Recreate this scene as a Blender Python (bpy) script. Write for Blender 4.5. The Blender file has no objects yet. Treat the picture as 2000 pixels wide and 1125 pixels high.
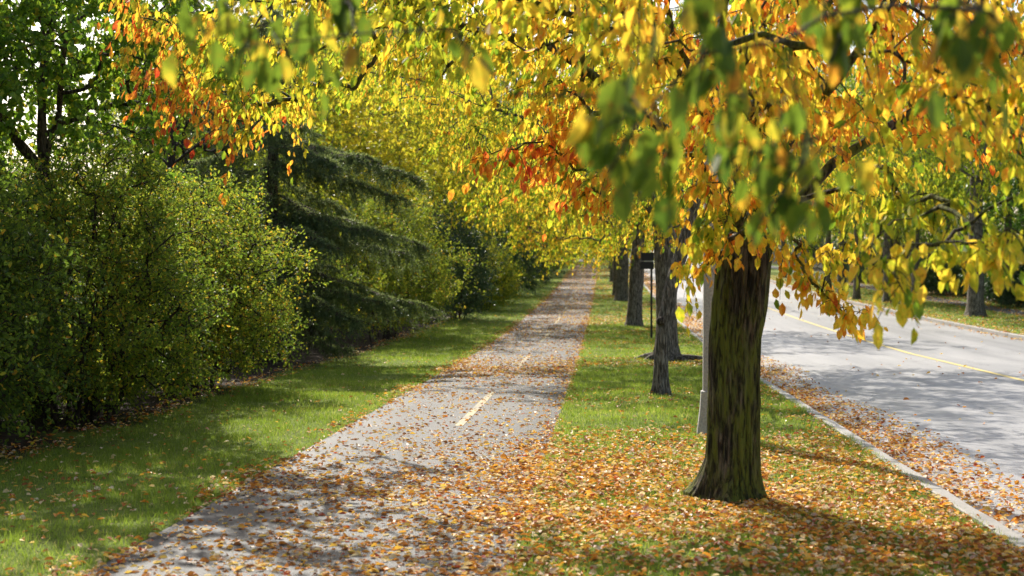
import bpy, math, random
import numpy as np
rng = np.random.default_rng(7)
random.seed(7)
sc = bpy.context.scene
COL = sc.collection

# ------------------------------------------------------------ camera
CAM_Z = 1.75
cd = bpy.data.cameras.new("camera"); cam = bpy.data.objects.new("camera", cd); COL.objects.link(cam)
cam.location = (0, 0, CAM_Z)
cam.rotation_euler = (math.radians(90 - 0.30), 0, math.radians(3.70))
cd.lens = 50; cd.sensor_width = 36; cd.clip_end = 2000; cd.clip_start = 0.05
cd.dof.use_dof = True; cd.dof.focus_distance = 15.0; cd.dof.aperture_fstop = 2.3
sc.camera = cam

# ------------------------------------------------------------ light
SUN_EL, SUN_AZ = 40.0, -23.0          # azimuth from +Y, clockwise positive
w = bpy.data.worlds.new("World"); sc.world = w; w.use_nodes = True
nt = w.node_tree; nt.nodes.clear()
sky = nt.nodes.new("ShaderNodeTexSky"); sky.sky_type = 'NISHITA'; sky.sun_disc = False
sky.sun_elevation = math.radians(SUN_EL); sky.sun_rotation = math.radians(SUN_AZ)
sky.air_density = 1.0; sky.dust_density = 3.0; sky.ozone_density = 1.0
bg = nt.nodes.new("ShaderNodeBackground"); bg.inputs[1].default_value = 0.13
wo = nt.nodes.new("ShaderNodeOutputWorld")
nt.links.new(sky.outputs[0], bg.inputs[0]); nt.links.new(bg.outputs[0], wo.inputs[0])
sd = bpy.data.lights.new("sun", 'SUN'); sun = bpy.data.objects.new("sun", sd); COL.objects.link(sun)
sd.energy = 5.0; sd.angle = math.radians(0.5); sd.color = (1.0, 0.93, 0.82)
sun.rotation_euler = (math.radians(90 - SUN_EL), 0, math.radians(180 - SUN_AZ))
sun.location = (-20, 50, 40)
sc.view_settings.view_transform = 'Standard'; sc.view_settings.look = 'None'
sc.view_settings.gamma = 1.0; sc.view_settings.exposure = 0.68
sc.cycles.max_bounces = 8; sc.cycles.transparent_max_bounces = 4
sc.cycles.diffuse_bounces = 4; sc.cycles.glossy_bounces = 2; sc.cycles.transmission_bounces = 5

# ------------------------------------------------------------ terrain profile (the street climbs gently away from the camera)
_py = np.array([-60, 0, 36, 45, 55, 65, 75, 88, 100, 126, 167, 220, 300, 420, 700.])
_pz = np.array([0, 0, 0, .10, .28, .50, .74, 1.12, 1.5, 2.4, 3.8, 6.2, 9.5, 11.5, 13.])
def hz(y): return np.interp(y, _py, _pz)

# ------------------------------------------------------------ mesh helpers
def mesh(name, V, F, mat, parent=None, tone=None, smooth=False, loc=None):
    V = np.ascontiguousarray(V, dtype=np.float32).reshape(-1, 3)
    F = np.ascontiguousarray(F, dtype=np.int32); n, k = F.shape
    me = bpy.data.meshes.new(name)
    me.vertices.add(len(V)); me.vertices.foreach_set("co", V.ravel())
    me.loops.add(n * k); me.loops.foreach_set("vertex_index", F.ravel())
    me.polygons.add(n)
    me.polygons.foreach_set("loop_start", np.arange(0, n * k, k, dtype=np.int32))
    if tone is not None:
        a = me.attributes.new("tone", 'FLOAT', 'FACE'); a.data.foreach_set("value", np.asarray(tone, np.float32))
    me.update(calc_edges=True)
    me.polygons.foreach_set("use_smooth", np.full(n, smooth, dtype=bool))
    if mat: me.materials.append(mat)
    o = bpy.data.objects.new(name, me); COL.objects.link(o)
    if parent: o.parent = parent
    if loc is not None: o.location = loc
    return o

def tag(o, label=None, cat=None, group=None, kind=None):
    if label: o["label"] = label
    if cat: o["category"] = cat
    if group: o["group"] = group
    if kind: o["kind"] = kind
    return o

def empty(name, loc, label, cat, group=None, rz=0.0, s=1.0):
    o = bpy.data.objects.new(name, None); COL.objects.link(o)
    o.location = loc; o.rotation_euler = (0, 0, rz); o.scale = (s, s, s)
    o.empty_display_size = 0.3
    return tag(o, label, cat, group)

def copy_tree(src, loc, rz, s, label, group=None, sz=None):
    r = src.copy(); COL.objects.link(r)
    r.location = loc; r.rotation_euler = (0, 0, rz); r.scale = (s, s, sz or s)
    r["label"] = label
    if group: r["group"] = group
    elif "group" in r: del r["group"]
    for ch in list(src.children):
        c = ch.copy(); COL.objects.link(c); c.parent = r
    return r

def nrm(a): return a / (np.linalg.norm(a, axis=-1, keepdims=True) + 1e-9)

def tubes(P, R, k=6):
    """P (n,m,3) polylines, R (n,m) radii -> V,F"""
    P = np.asarray(P, float); R = np.asarray(R, float)
    n, m, _ = P.shape
    T = np.empty_like(P); T[:, 1:-1] = P[:, 2:] - P[:, :-2]; T[:, 0] = P[:, 1] - P[:, 0]; T[:, -1] = P[:, -1] - P[:, -2]
    T = nrm(T)
    ref = np.where(np.abs(T[:, :1, 2:3]) > 0.8, np.array([1., 0, 0]), np.array([0, 0, 1.]))
    ref = np.broadcast_to(ref, T.shape)
    A = nrm(np.cross(T, ref)); B = np.cross(T, A)
    th = np.arange(k) * 2 * np.pi / k
    V = P[:, :, None, :] + R[:, :, None, None] * (np.cos(th)[None, None, :, None] * A[:, :, None, :] + np.sin(th)[None, None, :, None] * B[:, :, None, :])
    idx = np.arange(n * m * k).reshape(n, m, k)
    a = idx[:, :-1, :]; b = np.roll(a, -1, axis=2); c = idx[:, 1:, :]; d = np.roll(c, -1, axis=2)
    F = np.stack([a, b, d, c], -1).reshape(-1, 4)
    return V.reshape(-1, 3), F

def join(parts):
    Vs, Fs, o = [], [], 0
    for V, F in parts:
        V = np.asarray(V).reshape(-1, 3); Vs.append(V); Fs.append(np.asarray(F) + o); o += len(V)
    return np.concatenate(Vs), np.concatenate(Fs)

def leafmesh(P, D, N, L, W, shape='mid', fold=0.25, curl=0.0):
    """P base points, D tip direction, N rough normal. Two folded quads ('mid') or one diamond pair ('lo')."""
    D = nrm(D); S = nrm(np.cross(D, N)); N = np.cross(S, D)
    L = L[:, None]; W = W[:, None]
    if shape == 'mid':
        pts = [P,
               P + D * L * .30 + S * W * .46 + N * W * fold,
               P + D * L * .68 + S * W * .40 + N * (W * fold - curl * L * .3),
               P + D * L * 1.0 - N * curl * L,
               P + D * L * .68 - S * W * .40 + N * (W * fold - curl * L * .3),
               P + D * L * .30 - S * W * .46 + N * W * fold]
        V = np.stack(pts, 1); n = len(P); b = np.arange(n)[:, None] * 6
        F = np.concatenate([b + np.array([0, 1, 2, 3]), b + np.array([0, 3, 4, 5])])
        F = np.stack([b + np.array([0, 1, 2, 3]), b + np.array([0, 3, 4, 5])], 1).reshape(-1, 4)
        return V.reshape(-1, 3), F, 2
    pts = [P, P + D * L * .45 + S * W * .5 + N * W * fold, P + D * L, P + D * L * .45 - S * W * .5 + N * W * fold]
    V = np.stack(pts, 1); n = len(P); b = np.arange(n)[:, None] * 4
    F = np.stack([b + np.array([0, 1, 2]), b + np.array([0, 2, 3])], 1).reshape(-1, 3)
    return V.reshape(-1, 3), F, 2

# cheap 3-D value noise for tones and densities
_lat = rng.random((32, 32, 32))
def vnoise(P, f=1.0):
    Q = np.asarray(P, float) * f; i = np.floor(Q).astype(int); u = Q - i; u = u * u * (3 - 2 * u)
    r = 0
    for dx in (0, 1):
        for dy in (0, 1):
            for dz in (0, 1):
                wgt = (u[:, 0] if dx else 1 - u[:, 0]) * (u[:, 1] if dy else 1 - u[:, 1]) * (u[:, 2] if dz else 1 - u[:, 2])
                r = r + wgt * _lat[(i[:, 0] + dx) % 32, (i[:, 1] + dy) % 32, (i[:, 2] + dz) % 32]
    return r
def n2(x, y, f=1.0, s=0.0):
    x = np.asarray(x, float); y = np.asarray(y, float)
    return vnoise(np.stack([x.ravel() + s, y.ravel() + s * 1.7, np.full(x.size, s + .5)], 1), f).reshape(x.shape)

# ------------------------------------------------------------ materials
def newmat(name):
    m = bpy.data.materials.new(name); m.use_nodes = True
    nt = m.node_tree; nt.nodes.clear()
    out = nt.nodes.new("ShaderNodeOutputMaterial")
    return m, nt, out
def ramp(nt, stops, interp='LINEAR'):
    r = nt.nodes.new("ShaderNodeValToRGB"); r.color_ramp.interpolation = interp
    e = r.color_ramp.elements
    while len(e) < len(stops): e.new(0.5)
    for el, (p, c) in zip(e, stops):
        el.position = p; el.color = (c[0], c[1], c[2], 1)
    return r
def noise(nt, scale, vec=None, detail=4, rough=.55, dist=0):
    n = nt.nodes.new("ShaderNodeTexNoise"); n.inputs["Scale"].default_value = scale
    n.inputs["Detail"].default_value = detail; n.inputs["Roughness"].default_value = rough
    n.inputs["Distortion"].default_value = dist
    if vec is not None: nt.links.new(vec, n.inputs["Vector"])
    return n
def mixc(nt, a, b, f, mode='MIX'):
    m = nt.nodes.new("ShaderNodeMix"); m.data_type = 'RGBA'; m.blend_type = mode
    for s, v in ((m.inputs[6], a), (m.inputs[7], b), (m.inputs[0], f)):
        if hasattr(v, 'is_output'): nt.links.new(v, s)
        elif isinstance(v, (int, float)): s.default_value = v
        else: s.default_value = (v[0], v[1], v[2], 1)
    return m.outputs[2]
def mapping(nt, scale=(1, 1, 1), loc=(0, 0, 0)):
    tc = nt.nodes.new("ShaderNodeTexCoord"); mp = nt.nodes.new("ShaderNodeMapping")
    mp.inputs["Scale"].default_value = scale; mp.inputs["Location"].default_value = loc
    nt.links.new(tc.outputs["Object"], mp.inputs["Vector"]); return mp.outputs[0]
def mrange(nt, v, a, b, c=0, d=1):
    m = nt.nodes.new("ShaderNodeMapRange"); nt.links.new(v, m.inputs[0])
    for i, x in enumerate((a, b, c, d)): m.inputs[i + 1].default_value = x
    return m.outputs[0]

def leaf_mat(name, stops, transl=.5, rough=.45, spec=.4, spots=0.0, tgain=1.25):
    m, nt, out = newmat(name)
    at = nt.nodes.new("ShaderNodeAttribute"); at.attribute_name = "tone"
    nm = noise(nt, 24, mapping(nt, loc=(5, 2, 1)), 3); ta = nt.nodes.new("ShaderNodeMath"); ta.operation = 'ADD'
    nt.links.new(at.outputs["Fac"], ta.inputs[0]); nt.links.new(mrange(nt, nm.outputs[0], .3, .7, -.13, .13), ta.inputs[1])
    r = ramp(nt, stops); nt.links.new(ta.outputs[0], r.inputs[0])
    col = r.outputs[0]
    oi = nt.nodes.new("ShaderNodeObjectInfo")
    hs = nt.nodes.new("ShaderNodeHueSaturation")
    nt.links.new(mrange(nt, oi.outputs["Random"], 0, 1, .488, .512), hs.inputs["Hue"])
    nt.links.new(mrange(nt, oi.outputs["Random"], 0, 1, 1.1, .88), hs.inputs["Value"])
    nt.links.new(col, hs.inputs["Color"]); col = hs.outputs[0]
    if spots:
        ns = noise(nt, 38, mapping(nt), 3)
        col = mixc(nt, col, (.22, .06, .012), mrange(nt, ns.outputs[0], .60, .72, 0, spots))
    p = nt.nodes.new("ShaderNodeBsdfPrincipled"); p.inputs["Roughness"].default_value = rough
    p.inputs["Specular IOR Level"].default_value = spec
    nt.links.new(col, p.inputs["Base Color"])
    t = nt.nodes.new("ShaderNodeBsdfTranslucent")
    g = nt.nodes.new("ShaderNodeGamma"); g.inputs[1].default_value = .85
    nt.links.new(col, g.inputs[0]); 
    nt.links.new(mixc(nt, g.outputs[0], (tgain, tgain, tgain * .7), 1.0, 'MULTIPLY'), t.inputs[0])
    mx = nt.nodes.new("ShaderNodeMixShader"); mx.inputs[0].default_value = transl
    nt.links.new(p.outputs[0], mx.inputs[1]); nt.links.new(t.outputs[0], mx.inputs[2])
    nt.links.new(mx.outputs[0], out.inputs[0])
    return m

GREEN = (.07, .16, .012); YG = (.26, .34, .02); YEL = (.72, .52, .04); ORG = (.62, .22, .02); RED = (.42, .055, .015)
AUT = [(0, GREEN), (.22, (.13, .24, .015)), (.42, (.44, .44, .025)), (.58, YEL), (.76, (.68, .30, .025)), (.88, (.55, .14, .018)), (1, RED)]
M_AUT = leaf_mat("autumn_leaves", AUT, .55, .42, .4, .6, 1.45)
M_SHADELEAF = leaf_mat("shaded_turning_leaves", [(0, (.05, .10, .012)), (.3, (.11, .17, .014)), (.5, (.24, .26, .02)), (.62, (.55, .38, .03)), (.8, (.5, .2, .02)), (1, RED)], .52, .45, .35, .8, 1.45)  # turning leaves, colours darkened to stand for the shade they hang in
M_MAPLE = leaf_mat("fresh_green_leaves", [(0, (.06, .13, .012)), (.5, (.12, .24, .018)), (.85, (.24, .34, .02)), (1, (.55, .42, .03))], .5, .42, .5, 0, 1.25)
M_AUTFAR = leaf_mat("autumn_leaves_plain", AUT, .55, .45, .35, 0, 1.45)
M_YG = leaf_mat("yellow_green_leaves", [(0, (.06, .13, .012)), (.35, (.17, .24, .018)), (.7, (.46, .42, .025)), (1, (.68, .46, .03))], .5)
M_GR = leaf_mat("green_leaves", [(0, (.035, .085, .012)), (.5, (.07, .16, .018)), (.85, (.15, .25, .02)), (1, (.4, .34, .03))], .45, .4, .5)
M_BUSH = leaf_mat("shrub_leaves", [(0, (.035, .07, .012)), (.45, (.11, .175, .018)), (.8, (.25, .29, .025)), (.95, (.42, .36, .03)), (1, (.55, .28, .03))], .5, .5, .3, tgain=1.5)
M_DARK = leaf_mat("dark_shrub_leaves", [(0, (.02, .045, .02)), (.6, (.035, .08, .03)), (1, (.07, .13, .03))], .3, .35, .6)
M_SPR = leaf_mat("spruce_needles", [(0, (.05, .08, .03)), (.6, (.11, .16, .055)), (1, (.28, .34, .14))], .35, .5, .4)
M_FALL = leaf_mat("fallen_leaves", [(0, (.16, .06, .02)), (.2, (.36, .13, .025)), (.42, (.66, .25, .03)), (.6, (.78, .52, .08)), (.70, (.66, .47, .22)), (.86, (.74, .62, .46)), (1, (.40, .06, .02))], .3, .5, .35)
M_GRASS = leaf_mat("grass_blades", [(0, (.11, .17, .018)), (.5, (.22, .31, .035)), (.85, (.32, .39, .06)), (1, (.46, .40, .15))], .5, .45, .3)

def bark_mat(name, c0, c1, moss=0.0, sc_=1.0):
    m, nt, out = newmat(name)
    v = mapping(nt, (1, 1, .16)); v1 = mapping(nt, (1, 1, 1))
    n1 = noise(nt, 34 * sc_, v, 6, .65, .5); n3 = noise(nt, 3.0, v1, 4)
    col = ramp(nt, [(.38, tuple(x * .45 for x in c0)), (.47, c0), (.60, c1), (.8, tuple(x * 1.35 for x in c1))]); nt.links.new(n1.outputs[0], col.inputs[0])  # dark furrow bark, its colour deepened further to carry the crevice shade
    c = mixc(nt, col.outputs[0], tuple(x * .6 for x in c0), mrange(nt, n3.outputs[0], .45, .7, 0, .5))
    fur = mrange(nt, n1.outputs[0], .40, .52, .12, 1)
    if moss:
        nm = noise(nt, 3.4, mapping(nt, (1, 1, .35), (3.1, 0, 0)), 5, .7)
        nf = noise(nt, 70, v1, 2)
        f = nt.nodes.new("ShaderNodeMath"); f.operation = 'MULTIPLY'
        nt.links.new(mrange(nt, nm.outputs[0], .41, .55, 0, moss), f.inputs[0]); nt.links.new(fur, f.inputs[1])
        c = mixc(nt, c, (.13, .155, .016), f.outputs[0])
    p = nt.nodes.new("ShaderNodeBsdfPrincipled"); p.inputs["Roughness"].default_value = .85
    p.inputs["Specular IOR Level"].default_value = .2
    nt.links.new(c, p.inputs["Base Color"])
    b = nt.nodes.new("ShaderNodeBump"); b.inputs["Strength"].default_value = .9; b.inputs["Distance"].default_value = .03
    nt.links.new(n1.outputs[0], b.inputs["Height"]); nt.links.new(b.outputs[0], p.inputs["Normal"])
    nt.links.new(p.outputs[0], out.inputs[0]); return m
M_BARK = bark_mat("furrowed_bark", (.045, .034, .024), (.19, .15, .11))
M_BARKM = bark_mat("mossy_bark", (.032, .027, .017), (.15, .12, .08), .85)
M_BARKG = bark_mat("grey_bark", (.10, .085, .065), (.30, .26, .21))
M_TWIG = bark_mat("twig_bark", (.035, .025, .018), (.10, .075, .055), 0, 2)

def asphalt(name, dark, light, rough, cracks=0.0, patch=.5, spec=.32, bmp=.45):
    m, nt, out = newmat(name)
    v = mapping(nt)
    nf = noise(nt, 62, v, 5, .85); nl = noise(nt, .55, mapping(nt, (1, .3, 1)), 5, .6)
    base = ramp(nt, [(.3, dark), (.7, light)]); nt.links.new(nl.outputs[0], base.inputs[0])
    c = mixc(nt, base.outputs[0], tuple(x * 1.9 for x in light), mrange(nt, nf.outputs[0], .58, .74, 0, .55))
    c = mixc(nt, c, tuple(x * .35 for x in dark), mrange(nt, nf.outputs[0], .42, .3, 0, .7))
    vo = nt.nodes.new("ShaderNodeTexVoronoi"); vo.feature = 'F1'; vo.inputs["Scale"].default_value = 75; nt.links.new(v, vo.inputs["Vector"])
    if cracks:
        d = noise(nt, 1.3, v, 5, .65); 
        vm = nt.nodes.new("ShaderNodeVectorMath"); vm.operation = 'SCALE'; vm.inputs[3].default_value = 1.6
        nt.links.new(d.outputs["Color"], vm.inputs[0])
        va = nt.nodes.new("ShaderNodeVectorMath"); va.operation = 'ADD'; nt.links.new(mapping(nt, (.16, .30, 1)), va.inputs[0]); nt.links.new(vm.outputs[0], va.inputs[1])
        ve = nt.nodes.new("ShaderNodeTexVoronoi"); ve.feature = 'DISTANCE_TO_EDGE'; ve.inputs["Scale"].default_value = 1.0
        nt.links.new(va.outputs[0], ve.inputs["Vector"])
        msk = noise(nt, .3, mapping(nt, loc=(7, 3, 0)), 3)
        fm = nt.nodes.new("ShaderNodeMath"); fm.operation = 'MULTIPLY'
        nt.links.new(mrange(nt, ve.outputs[0], .002, .009, cracks, 0), fm.inputs[0]); nt.links.new(mrange(nt, msk.outputs[0], .42, .50, 0, 1), fm.inputs[1])
        c = mixc(nt, c, (.02, .02, .02), fm.outputs[0])
    tr = noise(nt, 1.0, mapping(nt, (1.1, .03, 1), (2, 0, 0)), 4, .6)
    c = mixc(nt, c, tuple(x * .72 for x in dark), mrange(nt, tr.outputs[0], .46, .66, 0, .6))
    sn = noise(nt, 1.7, mapping(nt, loc=(4, 9, 0)), 5, .7)
    c = mixc(nt, c, tuple(x * .5 for x in dark), mrange(nt, sn.outputs[0], .62, .72, 0, .45))
    p = nt.nodes.new("ShaderNodeBsdfPrincipled"); p.inputs["Specular IOR Level"].default_value = spec
    nt.links.new(c, p.inputs["Base Color"])
    nt.links.new(mrange(nt, nl.outputs[0], .3, .7, rough - .06, rough + .08), p.inputs["Roughness"])
    b = nt.nodes.new("ShaderNodeBump"); b.inputs["Strength"].default_value = bmp; b.inputs["Distance"].default_value = .006
    nt.links.new(vo.outputs["Distance"], b.inputs["Height"]); nt.links.new(b.outputs[0], p.inputs["Normal"])
    nt.links.new(p.outputs[0], out.inputs[0]); return m
M_PATH = asphalt("path_asphalt", (.035, .036, .039), (.060, .062, .066), .62, .5, 0, .30, .9)
M_ROAD = asphalt("road_asphalt", (.25, .25, .255), (.35, .345, .34), .5, .9)

def plain(name, c, rough=.6, bump=0.0, scale=40, var=.25, spec=.4, metal=0):
    m, nt, out = newmat(name); v = mapping(nt)
    n = noise(nt, scale, v, 5, .65)
    col = mixc(nt, tuple(x * (1 - var) for x in c), tuple(x * (1 + var) for x in c), n.outputs[0])
    p = nt.nodes.new("ShaderNodeBsdfPrincipled"); p.inputs["Roughness"].default_value = rough
    p.inputs["Specular IOR Level"].default_value = spec; p.inputs["Metallic"].default_value = metal
    nt.links.new(col, p.inputs["Base Color"])
    if bump:
        b = nt.nodes.new("ShaderNodeBump"); b.inputs["Strength"].default_value = bump; b.inputs["Distance"].default_value = .01
        nt.links.new(n.outputs[0], b.inputs["Height"]); nt.links.new(b.outputs[0], p.inputs["Normal"])
    nt.links.new(p.outputs[0], out.inputs[0]); return m
M_KERB = plain("kerb_concrete", (.30, .29, .27), .8, .5, 30, .35)
_kn = M_KERB.node_tree; _p = [x for x in _kn.nodes if x.type == 'BSDF_PRINCIPLED'][0]; _src = _p.inputs["Base Color"].links[0].from_socket
_sp = _kn.nodes.new("ShaderNodeSeparateXYZ"); _kn.links.new(mapping(_kn), _sp.inputs[0])
_mm = _kn.nodes.new("ShaderNodeMath"); _mm.operation = 'PINGPONG'; _mm.inputs[1].default_value = 1.5; _kn.links.new(_sp.outputs[1], _mm.inputs[0])
_st = noise(_kn, 2.5, mapping(_kn), 4)
_c = mixc(_kn, _src, (.10, .09, .08), mrange(_kn, _st.outputs[0], .5, .7, 0, .6))
_kn.links.new(mixc(_kn, _c, (.02, .02, .02), mrange(_kn, _mm.outputs[0], .012, .02, 1, 0)), _p.inputs["Base Color"])
M_POLE = plain("pole_concrete", (.40, .39, .36), .85, .9, 42, .75)
M_BLACK = plain("black_painted_metal", (.012, .012, .013), .45, 0, 20, .2)
M_STEEL = plain("galvanised_steel", (.35, .36, .37), .4, 0, 20, .2, metal=.8)
M_YPAINT = None
def paint_mat(name, c, under, wear):
    m, nt, out = newmat(name); v = mapping(nt)
    n = noise(nt, 45, v, 5, .75); nb = noise(nt, 2.2, v, 3)
    a = nt.nodes.new("ShaderNodeMath"); a.operation = 'ADD'
    nt.links.new(n.outputs[0], a.inputs[0]); nt.links.new(mrange(nt, nb.outputs[0], .3, .7, -.12, .12), a.inputs[1])
    col = mixc(nt, c, under, mrange(nt, a.outputs[0], wear, wear + .08, 0, .8))
    p = nt.nodes.new("ShaderNodeBsdfPrincipled"); p.inputs["Roughness"].default_value = .55
    nt.links.new(col, p.inputs["Base Color"]); nt.links.new(p.outputs[0], out.inputs[0]); return m
M_YROAD = paint_mat("yellow_road_paint", (.60, .47, .14), (.28, .28, .27), .60)
M_YPATH = paint_mat("worn_yellow_paint", (.26, .20, .06), (.06, .06, .06), .47)

def ground_mat():
    m, nt, out = newmat("lawn_and_soil")
    v = mapping(nt)
    n1 = noise(nt, 9, v, 6, .7); n2_ = noise(nt, .7, v, 4, .6); n3 = noise(nt, 90, v, 3, .7)
    g = ramp(nt, [(.3, (.06, .10, .016)), (.5, (.16, .22, .03)), (.72, (.24, .29, .05))]); nt.links.new(n1.outputs[0], g.inputs[0])
    c = mixc(nt, g.outputs[0], (.13, .15, .035), mrange(nt, n2_.outputs[0], .45, .7, 0, .6))
    c = mixc(nt, c, (.035, .05, .012), mrange(nt, n3.outputs[0], .5, .3, 0, .7))
    s = ramp(nt, [(.3, (.02, .013, .008)), (.55, (.045, .03, .018)), (.75, (.10, .06, .03))]); nt.links.new(n1.outputs[0], s.inputs[0])
    sp = nt.nodes.new("ShaderNodeSeparateXYZ"); nt.links.new(v, sp.inputs[0])
    ad = nt.nodes.new("ShaderNodeMath"); ad.operation = 'ADD'; nt.links.new(sp.outputs[0], ad.inputs[0])
    nt.links.new(mrange(nt, noise(nt, 1.1, v, 4).outputs[0], .2, .8, -.9, .9), ad.inputs[1])
    c = mixc(nt, c, s.outputs[0], mrange(nt, ad.outputs[0], -5.65, -6.05, 0, 1))
    c = mixc(nt, c, s.outputs[0], mrange(nt, ad.outputs[0], 18.6, 19.4, 0, .9))
    p = nt.nodes.new("ShaderNodeBsdfPrincipled"); p.inputs["Roughness"].default_value = .9; p.inputs["Specular IOR Level"].default_value = .15
    nt.links.new(c, p.inputs["Base Color"])
    b = nt.nodes.new("ShaderNodeBump"); b.inputs["Strength"].default_value = .8; b.inputs["Distance"].default_value = .03
    nt.links.new(n3.outputs[0], b.inputs["Height"]); nt.links.new(b.outputs[0], p.inputs["Normal"])
    nt.links.new(p.outputs[0], out.inputs[0]); return m
M_GROUND = ground_mat()

# ------------------------------------------------------------ setting: ground, path, road, kerbs
PL, PR = -3.12, -0.53            # path edges
KL, KR = 2.84, 12.5              # kerb faces
YS = np.concatenate([np.arange(-40, 0, 4), np.arange(0, 60, .5), np.arange(60, 120, 2), np.arange(120, 300, 5), np.arange(300, 701, 40)]).astype(float)
def bump(x, y):
    e = np.minimum(np.minimum(np.abs(x - PL), np.abs(x - PR)), np.minimum(np.abs(x - KL), np.abs(x - KR)))
    inp = ((x > PL - .05) & (x < PR + .05)) | ((x > KL - .3) & (x < KR + .3)) | ((x > 16.2) & (x < 18.4))
    return np.where(inp, 0, np.clip(e / .5, 0, 1) * (n2(x, y, 1.1, 3) - .45) * .06)
def gz(x, y):
    x = np.asarray(x, float); y = np.asarray(y, float)
    z = hz(y) + bump(x, y)
    return z
def sheet(name, X, Y, zf, mat, **kw):
    gx, gy = np.meshgrid(X, Y); V = np.stack([gx, gy, zf(gx, gy)], -1)
    i = np.arange(gx.size).reshape(gx.shape)
    F = np.stack([i[:-1, :-1], i[:-1, 1:], i[1:, 1:], i[1:, :-1]], -1).reshape(-1, 4)
    return mesh(name, V, F, mat, smooth=True, **kw)
XG = np.array([-400, -200, -100, -60, -40, -30, -22, -16, -12, -10, -8.5, -7.5] + list(np.arange(-7, -3.2, .3)) + [PL - .01, PL + .05, -1.8, PR - .05, PR + .01]
              + list(np.arange(-.3, 2.6, .3)) + [2.68, 2.70, 4, 6, 8, 10, 12.64, 12.66, 13.2, 14, 15, 16, 17, 18, 19, 20, 22, 26, 32, 45, 70, 120, 250, 400.])
def zground(x, y):
    z = hz(y) + bump(x, y)
    z = np.where((x > 2.69) & (x < 12.65), hz(y) - .30, z)
    z = z - np.where((x > PL) & (x < PR), .01, 0)
    return z + np.where(x > 20, (x - 20) * .02, 0) * (x < 121)
g = sheet("ground", XG, YS, zground, M_GROUND); tag(g, "grass lawn on both sides of path and road", kind="structure")

def path_edge(y, s): return (n2(np.asarray(y, float), np.full(np.shape(y), s), 1.7, s) - .5) * .10
def path_sheet(name, x0, x1, dz, mat, label):
    yy = YS[YS < 330]; yy = np.interp(np.linspace(0, len(yy) - 1, len(yy) * 3), np.arange(len(yy)), yy)
    U = np.linspace(0, 1, 8)
    a = x0 + path_edge(yy, 11.0); b = x1 + path_edge(yy, 17.0)
    gx = a[:, None] * (1 - U) + b[:, None] * U; gy = np.repeat(yy[:, None], 8, 1)
    z = hz(gy) + dz
    z[:, 0] -= .02; z[:, -1] -= .02
    i = np.arange(gx.size).reshape(gx.shape)
    F = np.stack([i[:-1, :-1], i[:-1, 1:], i[1:, 1:], i[1:, :-1]], -1).reshape(-1, 4)
    return tag(mesh(name, np.stack([gx, gy, z], -1), F, mat, smooth=True), label, kind="structure")
path = path_sheet("path", PL, PR, .012, M_PATH, "grey asphalt bicycle path strewn with leaves")
path_sheet("path", 16.5, 18.1, .012, M_PATH, "grey footpath beyond the far row of trees")
yr = YS[YS < 420]
road = tag(sheet("road", np.linspace(KL, KR, 14), yr, lambda x, y: hz(y) - .12 + .05 * (1 - ((x - (KL + KR) / 2) / 4.83) ** 2), M_ROAD), "pale grey asphalt road rising into the distance", kind="structure")
def zroad(x, y): return hz(y) - .12 + .05 * (1 - ((x - (KL + KR) / 2) / 4.83) ** 2)

def kerb(xf, side, label):
    # cross section, side=+1: road lies at larger x
    prof = np.array([(0, -.16), (0, .000), (-.018, .016), (-.13, .022), (-.15, .016), (-.15, -.16)]); prof[:, 0] *= side
    seg = []
    ye = 0.0; parts = []
    yy = np.concatenate([np.arange(-10, 60, .5), np.arange(60, 120, 2), np.arange(120, 420, 5)]).astype(float)
    jx = (n2(yy, yy * 0, .6, 5 + xf) - .5) * .03
    V = np.stack([xf + prof[None, :, 0] + jx[:, None], np.repeat(yy[:, None], 6, 1), hz(yy)[:, None] + prof[None, :, 1] + (n2(yy, yy * 0, 2.3, 9)[:, None] - .5) * .012], -1)
    i = np.arange(V.shape[0] * 6).reshape(-1, 6)
    F = np.stack([i[:-1, :-1], i[:-1, 1:], i[1:, 1:], i[1:, :-1]], -1).reshape(-1, 4)
    return tag(mesh("kerb", V, F, M_KERB), label, kind="structure")
kerb(KL, 1, "weathered concrete kerb between lawn and road"); kerb(KR, -1, "concrete kerb on the far side of the road")

def strip(name, xc, wdt, y0, y1, zf, mat, label, parent=None):
    yy = np.unique(np.concatenate([[y0, y1], YS[(YS > y0) & (YS < y1)]]))
    gx = np.stack([np.full(len(yy), xc - wdt / 2), np.full(len(yy), xc + wdt / 2)], 1); gy = np.stack([yy, yy], 1)
    z = zf(gx, gy); i = np.arange(gx.size).reshape(gx.shape)
    F = np.stack([i[:-1, 0], i[:-1, 1], i[1:, 1], i[1:, 0]], -1)
    return tag(mesh(name, np.stack([gx, gy, z], -1), F, mat, parent=parent), label, kind="structure")
strip("road_marking", 7.62, .13, -10, 400, lambda x, y: zroad(x, y) + .005, M_YROAD, "continuous yellow centre line on the road", road)
for y0 in list(np.arange(16.9, 170, 11.3)):
    strip("path_marking", -1.73, .10, y0, y0 + 5.2, lambda x, y: hz(y) + .016, M_YPATH, "worn yellow dash on the centre of the path", path)

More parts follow.
